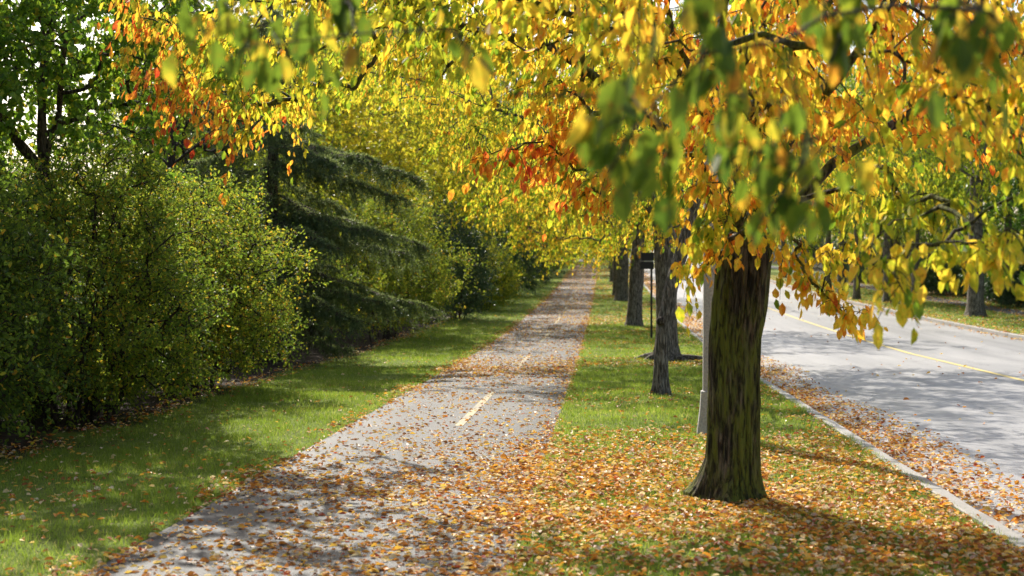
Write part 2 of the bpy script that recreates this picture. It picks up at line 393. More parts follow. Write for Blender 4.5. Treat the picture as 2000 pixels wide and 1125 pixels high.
# ------------------------------------------------------------ fallen leaves
def dens_leaf(x, y):
    """leaves per square metre"""
    nA = n2(x, y, .8, 2); nB = n2(x, y, 3.5, 6); nY = n2(x * .15, y, .55, 21)
    d = np.zeros_like(x)
    lawn = (x >= PR) & (x < 2.70)
    near = np.clip((17.5 - y) / 4.0, 0, 1)
    d = np.where(lawn, 5 + 235 * near ** 1.3 + 130 * np.exp(-((y - 29.6) / .8) ** 2) + 25 * (nY > .6) + 55 * np.exp(-((x - 1.3) ** 2 + (y - 31.3) ** 2) / 2.5) + 60 * np.clip((y - 33) / 30, 0, 1) * (nA > .58), d)
    d = d + lawn * 160 * np.exp(-((x - 1.05) ** 2 + (y - 11.45) ** 2) / .35)
    d = np.where(lawn & (x > 2.0) & (y < 60), d + 60 * (x - 2.0) / .7 * (nA + .2), d)
    onp = (x > PL) & (x < PR)
    u = (x - PL) / (PR - PL)
    nearp = np.clip((16.5 - y) / 3.5, 0, 1) * (.30 + .85 * u ** 1.2)
    band = np.exp(-((y - 28.5) / 3.2) ** 2)
    far = np.clip((y - 36) / 6, 0, 1) * (.25 + 1.3 * np.clip(nY - .35, 0, 1))
    edge = np.exp(-(x - PR) ** 2 / (.03 + .25 * nearp)) + .7 * np.exp(-(x - PL) ** 2 / .02)
    d = np.where(onp, 38 * (.4 + 1.2 * nB) + 170 * nearp + 190 * band + 75 * far + 90 * edge * (.4 + nA), d)
    left = x <= PL
    d = np.where(left, 3 + 20 * np.clip((16 - y) / 6, 0, 1) + 120 * np.exp(-(x - PL) ** 2 / .035) * (nA + .1) + 30 * (x < -5.7), d)
    gut = (x > KL) & (x < KR)
    gw = .9 + .5 * n2(y, y * 0, .5, 8)
    d = np.where(gut, 230 * np.clip(1 - (x - KL) / gw, 0, 1) ** .8 + .6 + 60 * np.exp(-(KR - x) ** 2 / .08), d)
    rt = x >= KR
    d = np.where(rt, 30 + 60 * np.exp(-(x - KR - .2) ** 2 / .4), d)
    return d * (.35 + .9 * nA) * (.5 + nB) * np.clip(3.0 - (y - 12) * .08, 1.6, 3.0)
Ps = []
for (x0, x1, y0, y1, cap, sub) in ((-6.3, 3.9, 6.5, 24, 1500, 1.0), (-6.3, 4.4, 24, 45, 700, .9), (-6, 4.4, 45, 80, 300, .6), (-6, 4.4, 80, 170, 300, .3), (4.4, 12.6, 10, 120, 90, .5), (12.6, 22, 40, 120, 120, .35), (3.9, 4.4, 6.5, 24, 1500, 1.0)):
    n = int((x1 - x0) * (y1 - y0) * cap * sub)
    X = rng.uniform(x0, x1, n); Y = rng.uniform(y0, y1, n)
    k = rng.random(n) < dens_leaf(X, Y) / cap
    k &= ~((X > 2.66) & (X < 2.86) & (rng.random(n) < .82))
    Ps.append(np.stack([X[k], Y[k], np.full(k.sum(), 1 / math.sqrt(sub))], 1))
Q = np.concatenate(Ps); n = len(Q)
X, Y, SC = Q.T
Z = np.where((X > KL) & (X < KR), zroad(X, Y), gz(X, Y)) + .014 + rng.random(n) * .022 * (~((X > PL) & (X < PR)))
Z += np.where((X > 2.69) & (X <= KL), .015, 0)
ang = rng.uniform(0, 2 * np.pi, n)
D = np.stack([np.cos(ang), np.sin(ang), rng.normal(0, .22, n)], 1)
N = nrm(np.stack([rng.normal(0, .42, n), rng.normal(0, .42, n), np.ones(n)], 1))
L = rng.uniform(.028, .072, n) * SC
V, F, k = leafmesh(np.stack([X, Y, Z], 1), D, N, L, L * rng.uniform(.5, .75, n), 'mid', .2, .2)
t = np.clip(rng.beta(1.3, 1.45, n), 0, 1); t = np.where(rng.random(n) < .04, 1, np.minimum(t, .92))
tag(mesh("fallen_leaves", V, F, M_FALL, tone=np.repeat(t, k)), "orange and brown fallen leaves on path, lawn and gutter", "fallen leaves", kind="stuff")

# ------------------------------------------------------------ grass
Gs = []
for (x0, x1, y0, y1, d, s) in ((-6.2, PL, 7, 16, 2100, 1), (PR, 2.7, 7, 16, 2300, 1), (-6.1, PL, 16, 28, 1300, 1.25), (PR, 2.7, 16, 28, 1500, 1.25),
                               (-5.9, PL, 28, 50, 420, 1.9), (PR, 2.7, 28, 50, 420, 1.9), (-5.7, PL, 50, 110, 80, 3), (PR, 2.7, 50, 110, 80, 3), (12.65, 16.5, 38, 100, 70, 3), (18.1, 19.5, 38, 80, 50, 3)):
    n = int((x1 - x0) * (y1 - y0) * d); X = rng.uniform(x0 - .05, x1 + .03, n); Y = rng.uniform(y0, y1, n)
    k = (rng.random(n) < .25 + 1.2 * n2(X, Y, 4, 4)) & ~((X < -5.55) & (rng.random(n) < (-5.55 - X) * 2))
    Gs.append(np.stack([X[k], Y[k], np.full(k.sum(), s)], 1))
Q = np.concatenate(Gs); n = len(Q); X, Y, S = Q.T
P = np.stack([X, Y, gz(X, Y) - .005], 1); ang = rng.uniform(0, 2 * np.pi, n)
hgt = rng.uniform(.025, .06, n) * (.45 + 1.1 * n2(X, Y, 1.5, 8)) * (.7 + .6 * n2(X, Y, 7, 18)) * np.sqrt(S)
side = np.stack([np.cos(ang), np.sin(ang), 0 * ang], 1) * (.0035 * S)[:, None]
tip = P + np.stack([rng.normal(0, .35, n) * hgt, rng.normal(0, .35, n) * hgt, hgt], 1)
V = np.stack([P - side, P + side, tip], 1); F = np.arange(n * 3).reshape(-1, 3)
t = np.clip(.35 + .5 * (n2(X, Y, .9, 12) - .5) + rng.normal(0, .18, n), 0, .95); t = np.where(rng.random(n) < .04 + .22 * np.clip(n2(X, Y, .7, 31) - .5, 0, 1), 1, t)
tag(mesh("grass", V, F, M_GRASS, tone=t), "short bright green grass of the lawns", "grass", kind="stuff")

# ------------------------------------------------------------ tree machinery
def grow(base_pts, base_par, att, minz=0.0, pathw=.18, arc=.10, jit=.06, nseg=4, R=None):
    """att (n,3) attractors -> polylines (n,nseg+1 idx). Returns nodes, parents, chains."""
    pos = np.zeros((len(base_pts) + len(att) * nseg, 3)); par = -np.ones(len(pos), int)
    plen = np.zeros(len(pos)); m = len(base_pts)
    pos[:m] = base_pts; par[:m] = base_par
    for i in range(m):
        if par[i] >= 0: plen[i] = plen[par[i]] + np.linalg.norm(pos[i] - pos[par[i]])
    ok = np.zeros(len(pos), bool); ok[:m] = pos[:m, 2] >= minz
    root = pos[:m][pos[:m, 2] >= minz][0]
    order = np.argsort(np.linalg.norm(att - root, axis=1)); chains = []
    for a in order:
        A = att[a]; idx = np.nonzero(ok[:m])[0]
        v = A - pos[idx]; d = np.linalg.norm(v, axis=1)
        cost = d + pathw * plen[idx] + .35 * np.maximum(0, pos[idx, 2] - A[2]) * (d > .6)
        j = idx[np.argmin(cost)]; s = pos[j]; dd = np.linalg.norm(A - s); ch = [j]
        for q in range(1, nseg + 1):
            u = q / nseg
            p = s + (A - s) * u + np.array([0, 0, arc * dd * 4 * u * (1 - u)]) + (rng.normal(0, jit * dd, 3) if q < nseg else 0)
            pos[m] = p; par[m] = ch[-1]; plen[m] = plen[ch[-1]] + dd / nseg; ok[m] = True; ch.append(m); m += 1
        chains.append(ch)
    return pos, par, np.array(chains), order

def radii(pos, par, chains, rtip, expo, rmax):
    c = np.zeros(len(pos)); c[chains[:, -1]] = 1
    for i in range(len(pos) - 1, -1, -1):
        if par[i] >= 0: c[par[i]] += c[i]
    return np.minimum(rtip * np.maximum(c, 1) ** expo, rmax)

def twigs_leaves(C, rad, ntw, nlf, L0, out, droop=.9, shape='mid', hang=.8, tonef=None, wr=.55, up=.0, rtw=.003, wood=True, spread=.03):
    """C cluster centres; drooping twigs with leaves"""
    n = len(C); rad = np.broadcast_to(rad, (n,))
    S = np.repeat(C, ntw, 0); R_ = np.repeat(rad, ntw); O = np.repeat(out, ntw, 0)
    t = len(S)
    H = nrm(O * .9 + rng.normal(0, .75, (t, 3)) + np.array([0, 0, up]))
    l = R_ * rng.uniform(.5, 1.25, t)
    S = S + rng.normal(0, .12, (t, 3)) * R_[:, None]
    def at(i, u): return S[i] + H[i] * (l[i] * u)[:, None] - np.array([0, 0, 1.]) * (droop * l[i] * u * u)[:, None] * .55
    parts = []
    if wood:
        ii = np.arange(t); U = [0, .35, .7, 1.0]
        P = np.stack([at(ii, np.full(t, u)) for u in U], 1)
        parts = [tubes(P, np.outer(np.ones(t), [rtw * 1.6, rtw * 1.2, rtw * .9, rtw * .5]), 3)]
    k = rng.poisson(nlf * R_ / rad.max(), t); i = np.repeat(np.arange(t), k); m = len(i)
    u = rng.uniform(.08, 1.03, m)
    B = at(i, u) + rng.normal(0, spread, (m, 3))
    D = nrm(rng.normal(0, 1, (m, 3)) * (1 - hang) + H[i] * .25 + np.array([0, 0, -1.0]) * hang * 1.2)
    N = nrm(rng.normal(0, 1, (m, 3)) + np.array([0, 0, .35]))
    L = L0 * rng.uniform(.5, 1.22, m)
    V, F, kk = leafmesh(B, D, N, L, L * wr * rng.uniform(.8, 1.2, m), shape, .2, .08)
    tone = tonef(B) if tonef else rng.random(m)
    return parts, (V, F, np.repeat(np.clip(tone, 0, 1), kk))

_rl = rng.random((64, 64))
def pn(u, v, fu, fv):
    """noise periodic in u (0..1)"""
    a = u * fu; b = v * fv; i = np.floor(a).astype(int); j = np.floor(b).astype(int); x = a - i; y = b - j
    x = x * x * (3 - 2 * x); y = y * y * (3 - 2 * y)
    g = lambda p, q: _rl[(p % fu) % 64, q % 64]
    return (g(i, j) * (1 - x) + g(i + 1, j) * x) * (1 - y) + (g(i, j + 1) * (1 - x) + g(i + 1, j + 1) * x) * y

def trunk_tube(ctrl, rad, flare=.5, k=28, nz=60, lobes=5, seed=0, ridge=.03, flh=.35):
    """ctrl (m,3) centre line from the ground up, rad (m,), flared rooted base, furrowed"""
    ctrl = np.asarray(ctrl, float); rad = np.asarray(rad, float)
    s = np.concatenate([[0], np.cumsum(np.linalg.norm(np.diff(ctrl, axis=0), axis=1))])
    q = np.linspace(0, 1, nz) ** 1.35 * s[-1]
    # smooth the centre line
    C = np.stack([np.interp(q, s, ctrl[:, i]) for i in range(3)], 1)
    for _ in range(3): C[1:-1] = (C[:-2] + 2 * C[1:-1] + C[2:]) / 4
    R = np.interp(q, s, rad)
    u = np.arange(k) / k; U, Qz = np.meshgrid(u, q); th = U * 2 * np.pi
    rr = np.random.default_rng(seed); ph = rr.uniform(0, 6.28, 3)
    lob = .5 + .5 * np.cos(lobes * th + ph[0]) * .8 + .25 * np.cos((lobes - 2) * th + ph[1])
    fl = flare * np.exp(-Qz / flh) * (.35 + .95 * np.clip(lob, 0, 2))
    U2 = U + .012 * (pn(U, Qz, 9, 2.5) - .5)
    F1 = pn(U2, Qz, 34, 1.3); F2 = pn(U2, Qz, 60, 2.6); F3 = pn(U, Qz, 90, 9.)
    rid = np.abs(2 * F1 - 1) ** .6 * .5 + np.abs(2 * F2 - 1) ** .6 * .35 + F3 * .15
    low = pn(U, Qz, 4, 1.1) - .5
    RR = R[:, None] * (1 + fl + .16 * low) + ridge * (rid - .5)
    T = np.gradient(C, axis=0); T = nrm(T); A = nrm(np.cross(np.array([0, 1., 0]), T)); B = np.cross(T, A)
    V = C[:, None, :] + RR[..., None] * (np.cos(th)[..., None] * A[:, None, :] + np.sin(th)[..., None] * B[:, None, :])
    V[0, :, 2] -= .06; V[1, :, 2] -= .01
    i = np.arange(nz * k).reshape(nz, k); a = i[:-1]; b = np.roll(a, -1, 1); c = i[1:]; d = np.roll(c, -1, 1)
    return V.reshape(-1, 3), np.stack([a, b, d, c], -1).reshape(-1, 4)

def ell(n, c, r, bottom, inner=.35, power=2.4, lump=.36):
    """random points in an ellipsoid, bottom(x,y)->z gives the underside"""
    out = []; c = np.array(c, float); r = np.array(r, float)
    while sum(map(len, out)) < n:
        d = nrm(rng.normal(0, 1, (n * 3, 3))); q = rng.uniform(inner ** power, 1, n * 3) ** (1 / power)
        lumpy = 1 - lump / 2 + lump * vnoise(d * 2 + c * .31 + 9, 1.3)
        p = c + d * r * (q * lumpy)[:, None]
        out.append(p[p[:, 2] > bottom(p[:, 0], p[:, 1]) + rng.exponential(.18, len(p))])
    return np.concatenate(out)[:n]

def make_tree(name, loc, label, cat, trunk_pts, trunk_r, limbs, att, crad, leafmat, barkmat, L0=.09, ntw=3, nlf=16, shape='mid',
              tonef=None, flare=.5, group=None, kk=28, nz=60, hang=.8, droop=.9, rtip=.006, expo=.46, branch_minz=1.8, leaf=True,
              ridge=.03, seed=1, limb_r=.6, arc=.1, jit=.06, pathw=.18, wood_twigs=True, twigmat=None, lobes=5, wr=.55, rtw=.003, rmaxf=.62, flh=.35, spread=.03):
    root = empty(name, loc, label, cat, group)
    V, F = trunk_tube(trunk_pts, trunk_r, flare, kk, nz, lobes, seed, ridge, flh)
    mesh("trunk", V, F, barkmat, root, smooth=True)
    bp = [np.array(p, float) for p in trunk_pts]; par = [-1] + list(range(len(bp) - 1)); lch = []
    for lb in limbs:                           # lb: (start index in trunk, [points])
        j = lb[0]; ch = [j]
        pts = [bp[j]] + [np.array(p, float) for p in lb[1]]
        for a, b in zip(pts[:-1], pts[1:]):
            for q in (1 / 3, 2 / 3, 1):
                bp.append(a + (b - a) * q + (rng.normal(0, .03, 3) if q < 1 else 0)); par.append(ch[-1]); ch.append(len(bp) - 1)
        lch.append(ch)
    pos, pr, chains, order = grow(np.array(bp), par, att, branch_minz, pathw, arc, jit)
    rad = radii(pos, pr, chains, rtip, expo, trunk_r[-1] * rmaxf)
    parts = []
    for ch in lch:
        r = rad[ch].copy(); r[0] = r[1]; r = np.maximum(r, .012)
        parts.append(tubes(pos[ch][None], r[None], 9))
    rc = rad[chains]; rc[:, 0] = np.minimum(rc[:, 0], rc[:, 1] * 1.15)
    parts.append(tubes(pos[chains], rc, 5))
    C = pos[chains[:, -1]]; ctr = np.array([trunk_pts[-1][0], trunk_pts[-1][1], 0]); out = C - ctr; out[:, 2] = 0; out = nrm(out)
    cr = crad if np.isscalar(crad) else np.asarray(crad)[order]
    if leaf:
        # leaves at the ends and, thinner, half way along each branch
        tw, lf = twigs_leaves(C, cr, ntw, nlf, L0, out, droop, shape, hang, tonef, wr, 0, rtw, wood_twigs, spread)
        tw2, lf2 = twigs_leaves(pos[chains[:, 2]], cr * .8 if not np.isscalar(cr) else cr * .8, 1, nlf, L0, out, droop, shape, hang, tonef, wr, 0, rtw, wood_twigs, spread)
        parts += tw + tw2
        V = np.concatenate([lf[0], lf2[0]]); F = np.concatenate([lf[1], lf2[1] + len(lf[0])])
        mesh("foliage", V, F, leafmat, root, tone=np.concatenate([lf[2], lf2[2]]))
    V, F = join(parts); mesh("branches", V, F, twigmat or barkmat, root, smooth=True)
    return root

def R(a): return math.radians(a)

# ---- the big mossy tree in front (local coordinates, base at origin)
BX, BY = 1.05, 11.5
def b_main(x, y):
    X = x + BX; Y = y + BY
    b = np.interp(X, [-7, -5, -2, -1.0, -.3, .6, 2, 4, 8], [3.6, 3.4, 3.6, 3.2, 2.6, 2.55, 2.65, 2.75, 2.9])
    b = b + .3 * np.sin(X * 2.3 + Y * .9) + .25 * (X > 2.2) * (Y < 9) + np.where((Y > 13) & (X > -1), (Y - 13) * .16, 0)
    b = b + np.where((Y > 12.3) & (X > -3.2), (Y - 12.3) * .62, 0)
    b = np.where((Y < 8.5) & (X < 1.0), np.maximum(b, 2.55 + .1 * (8.5 - Y)), b)
    return b
att = ell(900, (-.3, .5, 3.9), (6.9, 6.9, 4.3), b_main, .12, 2.2)
att = att[att[:, 0] + BX > -4.2 - (att[:, 1] + BY - 12) * .3]          # lopsided crown: shorter towards the hedge
att = att[(att[:, 2] < 4.6) | (rng.random(len(att)) < .32)]            # thin top
na = len(att)
def px(u, v, Z): return [(u - 1180) / 2778 * Z - BX, Z - BY, CAM_Z - (v - 548) / 2778 * Z]   # metres for a sight line at depth Z
low = np.array([px(*a) for a in [(1345, 545, 11.2), (1365, 520, 10.6), (1420, 470, 10.4), (1470, 455, 10.8), (1390, 490, 10.5),
    (1530, 520, 11), (1570, 540, 10.8), (1600, 570, 10.6), (1630, 595, 10.5), (1655, 615, 10.4), (1560, 480, 11), (1620, 500, 10), (1650, 470, 10.3),
    (1720, 510, 7.4), (1745, 545, 7), (1790, 500, 7.4), (1830, 480, 7.8), (1700, 470, 8), (1880, 440, 8), (1910, 475, 7.4), (1960, 450, 7.2), (1850, 400, 8.4), (1985, 380, 8),
    (960, 300, 11.6), (1010, 290, 11.5), (1120, 330, 11.4), (1150, 370, 11.3), (1190, 340, 11), (1090, 300, 11.5), (1240, 330, 11), (1060, 270, 11.6), (930, 250, 12),
    (260, 60, 15.5), (290, 130, 15.5), (330, 90, 15), (350, 160, 15.2), (400, 130, 14.8), (430, 230, 15), (460, 190, 14.6), (500, 200, 14.5), (240, 100, 16), (310, 30, 15), (430, 60, 14), (480, 250, 15), (270, 20, 15), (380, 40, 15), (360, 200, 15), (410, 170, 15.4), (550, 60, 14), (520, 130, 14.5), (600, 90, 14), (640, 150, 14), (570, 190, 14.5), (320, 180, 15.4), (700, 60, 13.5), (760, 120, 14), (690, 170, 14), (820, 60, 13), (300, 60, 14.6), (450, 110, 14.2), (860, 150, 13),
    (1200, 390, 11.3), (1420, 430, 9.8), (1480, 430, 10), (1380, 440, 9.6),
    (1750, 400, 9), (1800, 380, 9), (1680, 380, 9.6), (1720, 330, 9), (1450, 380, 10), (1350, 380, 10.4), (1540, 400, 10), (1600, 380, 10)]])
att = np.concatenate([att, low]); crad = np.concatenate([np.full(na, .55), np.full(len(low), .24)])
def tone_main(B):
    X = B[:, 0] + BX; Y = B[:, 1] + BY
    t = .572 + .07 * (X > .5) + .34 * (vnoise(B, .9) - .5) - .10 * (B[:, 2] < 2.3) * (X > 0) + rng.normal(0, .10, len(B))
    t -= .11 * (X > -3.6) * (X < -.9)
    t += .22 * np.exp(-((X + .9) / .65) ** 2) * (B[:, 2] < 2.9) - .07 * (X > -.2) * (B[:, 2] < 2.7)
    t += .10 * (X < -4.0) 
    g = rng.random(len(B)) < .20 - .08 * (X > 0)
    return np.where(g, rng.uniform(.12, .42, len(B)), t)
lim = [(3, [(.35, .1, 3.0), (.55, .2, 4.4), (.8, .6, 6.0), (.9, .9, 7.2)]),
       (3, [(-.35, .5, 2.9), (-1.6, 1.3, 3.9), (-3.4, 2.2, 4.5), (-5.0, 3.2, 4.7)]),
       (3, [(.4, -.7, 2.9), (.9, -2.3, 3.7), (1.4, -4.0, 4.1)]),
       (3, [(.8, .2, 2.7), (2.2, .6, 3.6), (3.9, .9, 4.3)]),
       (3, [(0, .5, 3.0), (-.2, 2.0, 4.4), (-.3, 3.7, 5.3)]),
       (3, [(-.3, -.5, 3.1), (-1.3, -2.2, 4.1), (-2.6, -3.4, 4.7)])]
T1 = make_tree("tree", (BX, BY, 0), "large tree with mossy furrowed trunk and flared base, nearest the camera", "tree",
    [(-.05, 0, 0), (-.01, 0, .3), (-.0, 0, 1.3), (.07, 0, 2.0), (.2, .03, 2.35)], [.215, .205, .203, .215, .16], lim, att, crad, M_AUT, M_BARKM,
    L0=.098, ntw=4, nlf=17, tonef=tone_main, flare=.50, kk=300, nz=260, ridge=.05, seed=3, branch_minz=2.2, hang=.74, arc=.05, jit=.035, lobes=4, flh=.14, rmaxf=.8, wr=.52, rtip=.005)

# ---- tree beside the camera whose drooping twigs hang into the picture
FX, FY = 2.0, .3
def pf(u, v, Z): return [(u - 1180) / 2778 * Z - FX, Z - FY, CAM_Z - (v - 548) / 2778 * Z]
lowf = np.array([pf(*a) for a in [(380, -20, 4.2), (440, 10, 4), (520, 30, 4), (600, 20, 4.1), (680, 0, 4), (540, 80, 3.8),
    (1210, 190, 3.6), (1240, 250, 3.4), (1300, 270, 3.5), (1370, 110, 3.4), (1430, 160, 3.6), (1350, 10, 3.4),
    (1500, 290, 3.7), (1560, 320, 3.6), (1600, 300, 3.8), (1560, 370, 3.6), (1450, 240, 3.6), (1860, 10, 3.6), (1900, 30, 3.5), (1930, 50, 3.6), (1640, 0, 3.6)]])
def b_f(x, y): return 3.0 + .28 * np.maximum(y + FY, 0)
att = np.concatenate([ell(150, (-.6, .9, 3.9), (4.6, 4.2, 3.4), b_f, .2), lowf])
def tone_f(B):
    return np.clip(np.where(rng.random(len(B)) < .72, rng.normal(.22, .09, len(B)), rng.normal(.55, .1, len(B))), .0, 1)
T0 = make_tree("tree", (FX, FY, 0), "tree at the lawn edge beside the camera, blurred green leaves hanging in front", "tree",
    [(0, 0, 0), (0, 0, .8), (.03, .05, 1.7), (.05, .1, 2.4)], [.21, .19, .18, .16],
    [(3, [(-.5, .8, 3.3), (-1.6, 2.4, 4.1)]), (3, [(-.3, 1.2, 3.4), (-.7, 2.7, 4.0)]), (3, [(.6, -.5, 3.5), (1.6, -1.5, 4.6)]), (3, [(-.8, -.4, 3.5), (-2.2, -.6, 4.8)]), (3, [(.1, .2, 4), (.1, .3, 5.6)])],
    att, np.concatenate([np.full(150, .5), np.full(len(lowf), .165)]), M_SHADELEAF, M_BARK, L0=.10, ntw=3, nlf=10, arc=.05, jit=.035, tonef=tone_f, branch_minz=2.3, seed=5, kk=60, nz=80, wr=.58, hang=.8, rtip=.0016)

# ---- second, slim leaning tree
def flatb(h, amp=.25): return lambda x, y: h + amp * np.sin(x * 2.1 + 1) * np.cos(y * 1.7)
def tone_mix(mean, sd, gfrac, nz_=.3, f=.6):
    return lambda B: np.where(rng.random(len(B)) < gfrac, rng.uniform(.05, .38, len(B)), mean + nz_ * (vnoise(B, f) - .5) + rng.normal(0, sd, len(B)))
T2 = make_tree("tree", (.88, 21.7, 0), "slim dark tree leaning right, with a knot halfway up its trunk", "tree",
    [(-.02, 0, 0), (-.01, 0, .6), (.03, 0, 1.1), (.13, 0, 1.65), (.30, .03, 2.2), (.52, .1, 3.0)], [.115, .105, .10, .10, .10, .08],
    [(5, [(.7, .2, 4.2), (.9, .3, 5.2)]), (4, [(-.3, -.1, 3.4), (-1.2, -.3, 4.1)]), (5, [(.2, -.6, 4.2)])],
    ell(120, (0.1, 0, 4.4), (2.5, 2.3, 1.9), flatb(2.75), .2), .5, M_AUTFAR, M_BARKG, L0=.09, ntw=3, nlf=13, tonef=tone_mix(.42, .12, .35), flare=.55, kk=48, nz=90, seed=8, ridge=.02, branch_minz=2.2, flh=.16)

# ---- third tree: big, with surface roots
def b_3(x, y): return np.interp(x, [-7, -5, -4, -2, 0, 3, 7], [5.6, 5.0, 3.6, 3.5, 2.7, 3.0, 3.6]) + .3 * np.sin(x * 1.9 + y) 
T3 = make_tree("tree", (1.38, 31.4, 0), "broad trunked tree with spreading surface roots behind the slim leaning tree", "tree",
    [(0, 0, 0), (.0, 0, .8), (-.03, 0, 1.8), (-.12, 0, 2.9), (-.2, 0, 3.8)], [.24, .23, .225, .21, .18],
    [(3, [(-.6, .1, 4.4), (-.75, 0, 5.8), (-1.0, -.3, 7.6), (-1.3, 0, 9)]), (3, [(-1.2, -.8, 4.5), (-2.6, -2.0, 5.0), (-4.6, -3.0, 5.6), (-6.2, -3.6, 5.9)]),
     (4, [(.5, .2, 5.4), (1.0, .5, 7.2)]), (3, [(.8, -.6, 4.2), (2.4, -1.0, 5.4)]), (3, [(-.8, 1.5, 4.4), (-2.6, 3.0, 5.6)]), (3, [(-.4, -1.6, 4.2), (-.9, -3.6, 5.2)])],
    (lambda a: a[(a[:, 2] < 7.2) | (rng.random(len(a)) < .7)])(ell(900, (-1.0, 0, 6.0), (6.6, 5.2, 4.4), b_3, .12)), .62, M_AUTFAR, M_BARKG, L0=.10, ntw=4, nlf=14, tonef=tone_mix(.49, .09, .34), flare=.7, kk=72, nz=90, seed=11, ridge=.03, branch_minz=2.8, flh=.2, lobes=5, rmaxf=.7)
Vk, Fk = tubes(np.array([[[-.02, -.06, 1.13], [-.02, -.10, 1.14], [-.02, -.135, 1.15], [-.02, -.15, 1.15]]]), np.array([[.075, .07, .045, .0]]), 10)
mesh("knot", Vk, Fk, M_BARK, T2, smooth=True)
rt = []
for (a, ln, r0) in ((-15, 1.5, .07), (165, .75, .11), (200, .6, .09), (20, .9, .06), (-60, .6, .08)):
    u = np.linspace(0, 1, 8); A = R(a)
    P = np.stack([np.cos(A + .5 * u) * (.25 + ln * u), np.sin(A + .3 * u) * (.25 + ln * u), .07 - .10 * u + .02 * np.sin(7 * u)], 1)
    rt.append(tubes(P[None], (r0 * (1 - .75 * u))[None], 8))
V, F = join(rt); mesh("root", V, F, M_BARKG, T3, smooth=True)

# ---- farther row trees
ROWG = "trees in the row between path and road"
T4 = make_tree("tree", (1.10, 49.0, float(hz(49))), "straight dark tree just beyond the black sign post, leaning slightly right", "tree",
    [(-.06, 0, 0), (-.02, 0, 1.), (.03, 0, 2.2), (.1, 0, 3.4)], [.26, .245, .24, .2],
    [(3, [(-.3, 0, 4.4), (-.9, 0, 6.3), (-1.2, 0, 8)]), (3, [(-1.6, -.4, 4.4), (-3.8, -.8, 5.3), (-5.4, -1, 5.5)]), (3, [(.9, .3, 4.5), (2.3, .6, 6)]), (3, [(0, -1.5, 4.6), (-.4, -3.4, 5.4)])],
    ell(700, (-.8, 0, 5.8), (6.3, 5.4, 4.1), lambda x, y: np.interp(x, [-7, -3, 0, 4], [2.7, 2.5, 2.3, 3.2]) + .3 * np.sin(2 * x + y), .15), .7, M_AUTFAR, M_BARKG,
    L0=.12, ntw=3, nlf=14, tonef=tone_mix(.50, .09, .30), flare=.35, kk=40, nz=60, seed=14, branch_minz=2.6, flh=.25, rtw=.005)
T5 = make_tree("tree", (.93, 73.5, float(hz(73.5))), "thick grey tree with flared base far along the path edge", "tree",
    [(0, 0, 0), (.0, 0, 1.), (0, 0, 2.2), (.0, 0, 3.2)], [.34, .32, .31, .26],
    [(3, [(-.3, 0, 4.4), (-.4, 0, 6.3), (-.2, 0, 9)]), (3, [(-1.6, -.4, 4.4), (-3.8, -.8, 5.3)]), (3, [(.9, .3, 4.5), (2.3, .6, 6)]), (3, [(0, -1.5, 4.6), (.4, -3.4, 5.4)])],
    ell(420, (-.5, 0, 5.8), (6.2, 5.6, 4.4), lambda x, y: np.interp(x, [-7, -3, 0, 4], [1.9, 2.0, 2.5, 3.0]) + .3 * np.sin(2 * x + y), .15), .8, M_AUTFAR, M_BARKG,
    L0=.15, ntw=3, nlf=13, shape='lo', wr=.6, tonef=tone_mix(.50, .08, .35), flare=.4, kk=36, nz=50, seed=17, branch_minz=2.6, flh=.3, wood_twigs=False)
copy_tree(T5, (.75, 80, float(hz(80))), R(140), .8, "thinner trunk close behind the thick grey tree by the path")
copy_tree(T5, (.62, 104, float(hz(104))), R(70), .62, "small thin tree standing alone far along the lawn strip")
for i, yy in enumerate((122, 140, 160, 182, 206)):
    copy_tree(T5, (1.1 - .3 * (i % 2), yy, float(hz(yy))), R(50 + 97 * i), .95 + .05 * (i % 3), "distant row tree at the far end of the path lawn", ROWG)

# ------------------------------------------------------------ street light pole
lp = empty("street_light", (1.235, 16.1, 0), "grey concrete lamp post standing just behind the big mossy tree", "street light")
def ngon_tube(prof, k=8, c=(0, 0)):
    th = (np.arange(k) + .5) * 2 * np.pi / k; V = []
    for z, r in prof: V.append(np.stack([c[0] + r * np.cos(th), c[1] + r * np.sin(th), np.full(k, z)], 1))
    V = np.concatenate(V); i = np.arange(len(V)).reshape(-1, k); a = i[:-1]; b = np.roll(a, -1, 1); d = np.roll(i[1:], -1, 1)
    return V, np.stack([a, b, d, i[1:]], -1).reshape(-1, 4)
mesh("pole", *ngon_tube([(.5, .135), (2, .128), (5, .105), (8.2, .08), (8.22, .0)]), M_POLE, lp)
mesh("base", *ngon_tube([(-.05, .215), (.03, .21), (.05, .205), (.30, .172), (.46, .16), (.505, .158), (.52, .13)]), M_POLE, lp)
u = np.linspace(0, 1, 10); P = np.stack([2.2 * u, 0 * u, 7.9 + .9 * np.sqrt(u)], 1)
mesh("arm", *tubes(P[None], np.full((1, 10), .035), 8), M_STEEL, lp, smooth=True)
th = np.linspace(0, 1, 9); P = np.stack([2.15 + .7 * th, 0 * th, 8.79 + 0 * th], 1)
Vh, Fh = tubes(P[None], (np.sin(np.pi * np.clip(th * .92 + .06, 0, 1)) ** .6 * .14)[None], 12); Vh[:, 2] = 8.79 + (Vh[:, 2] - 8.79) * .5
mesh("lamp_head", Vh, Fh, M_STEEL, lp, smooth=True)

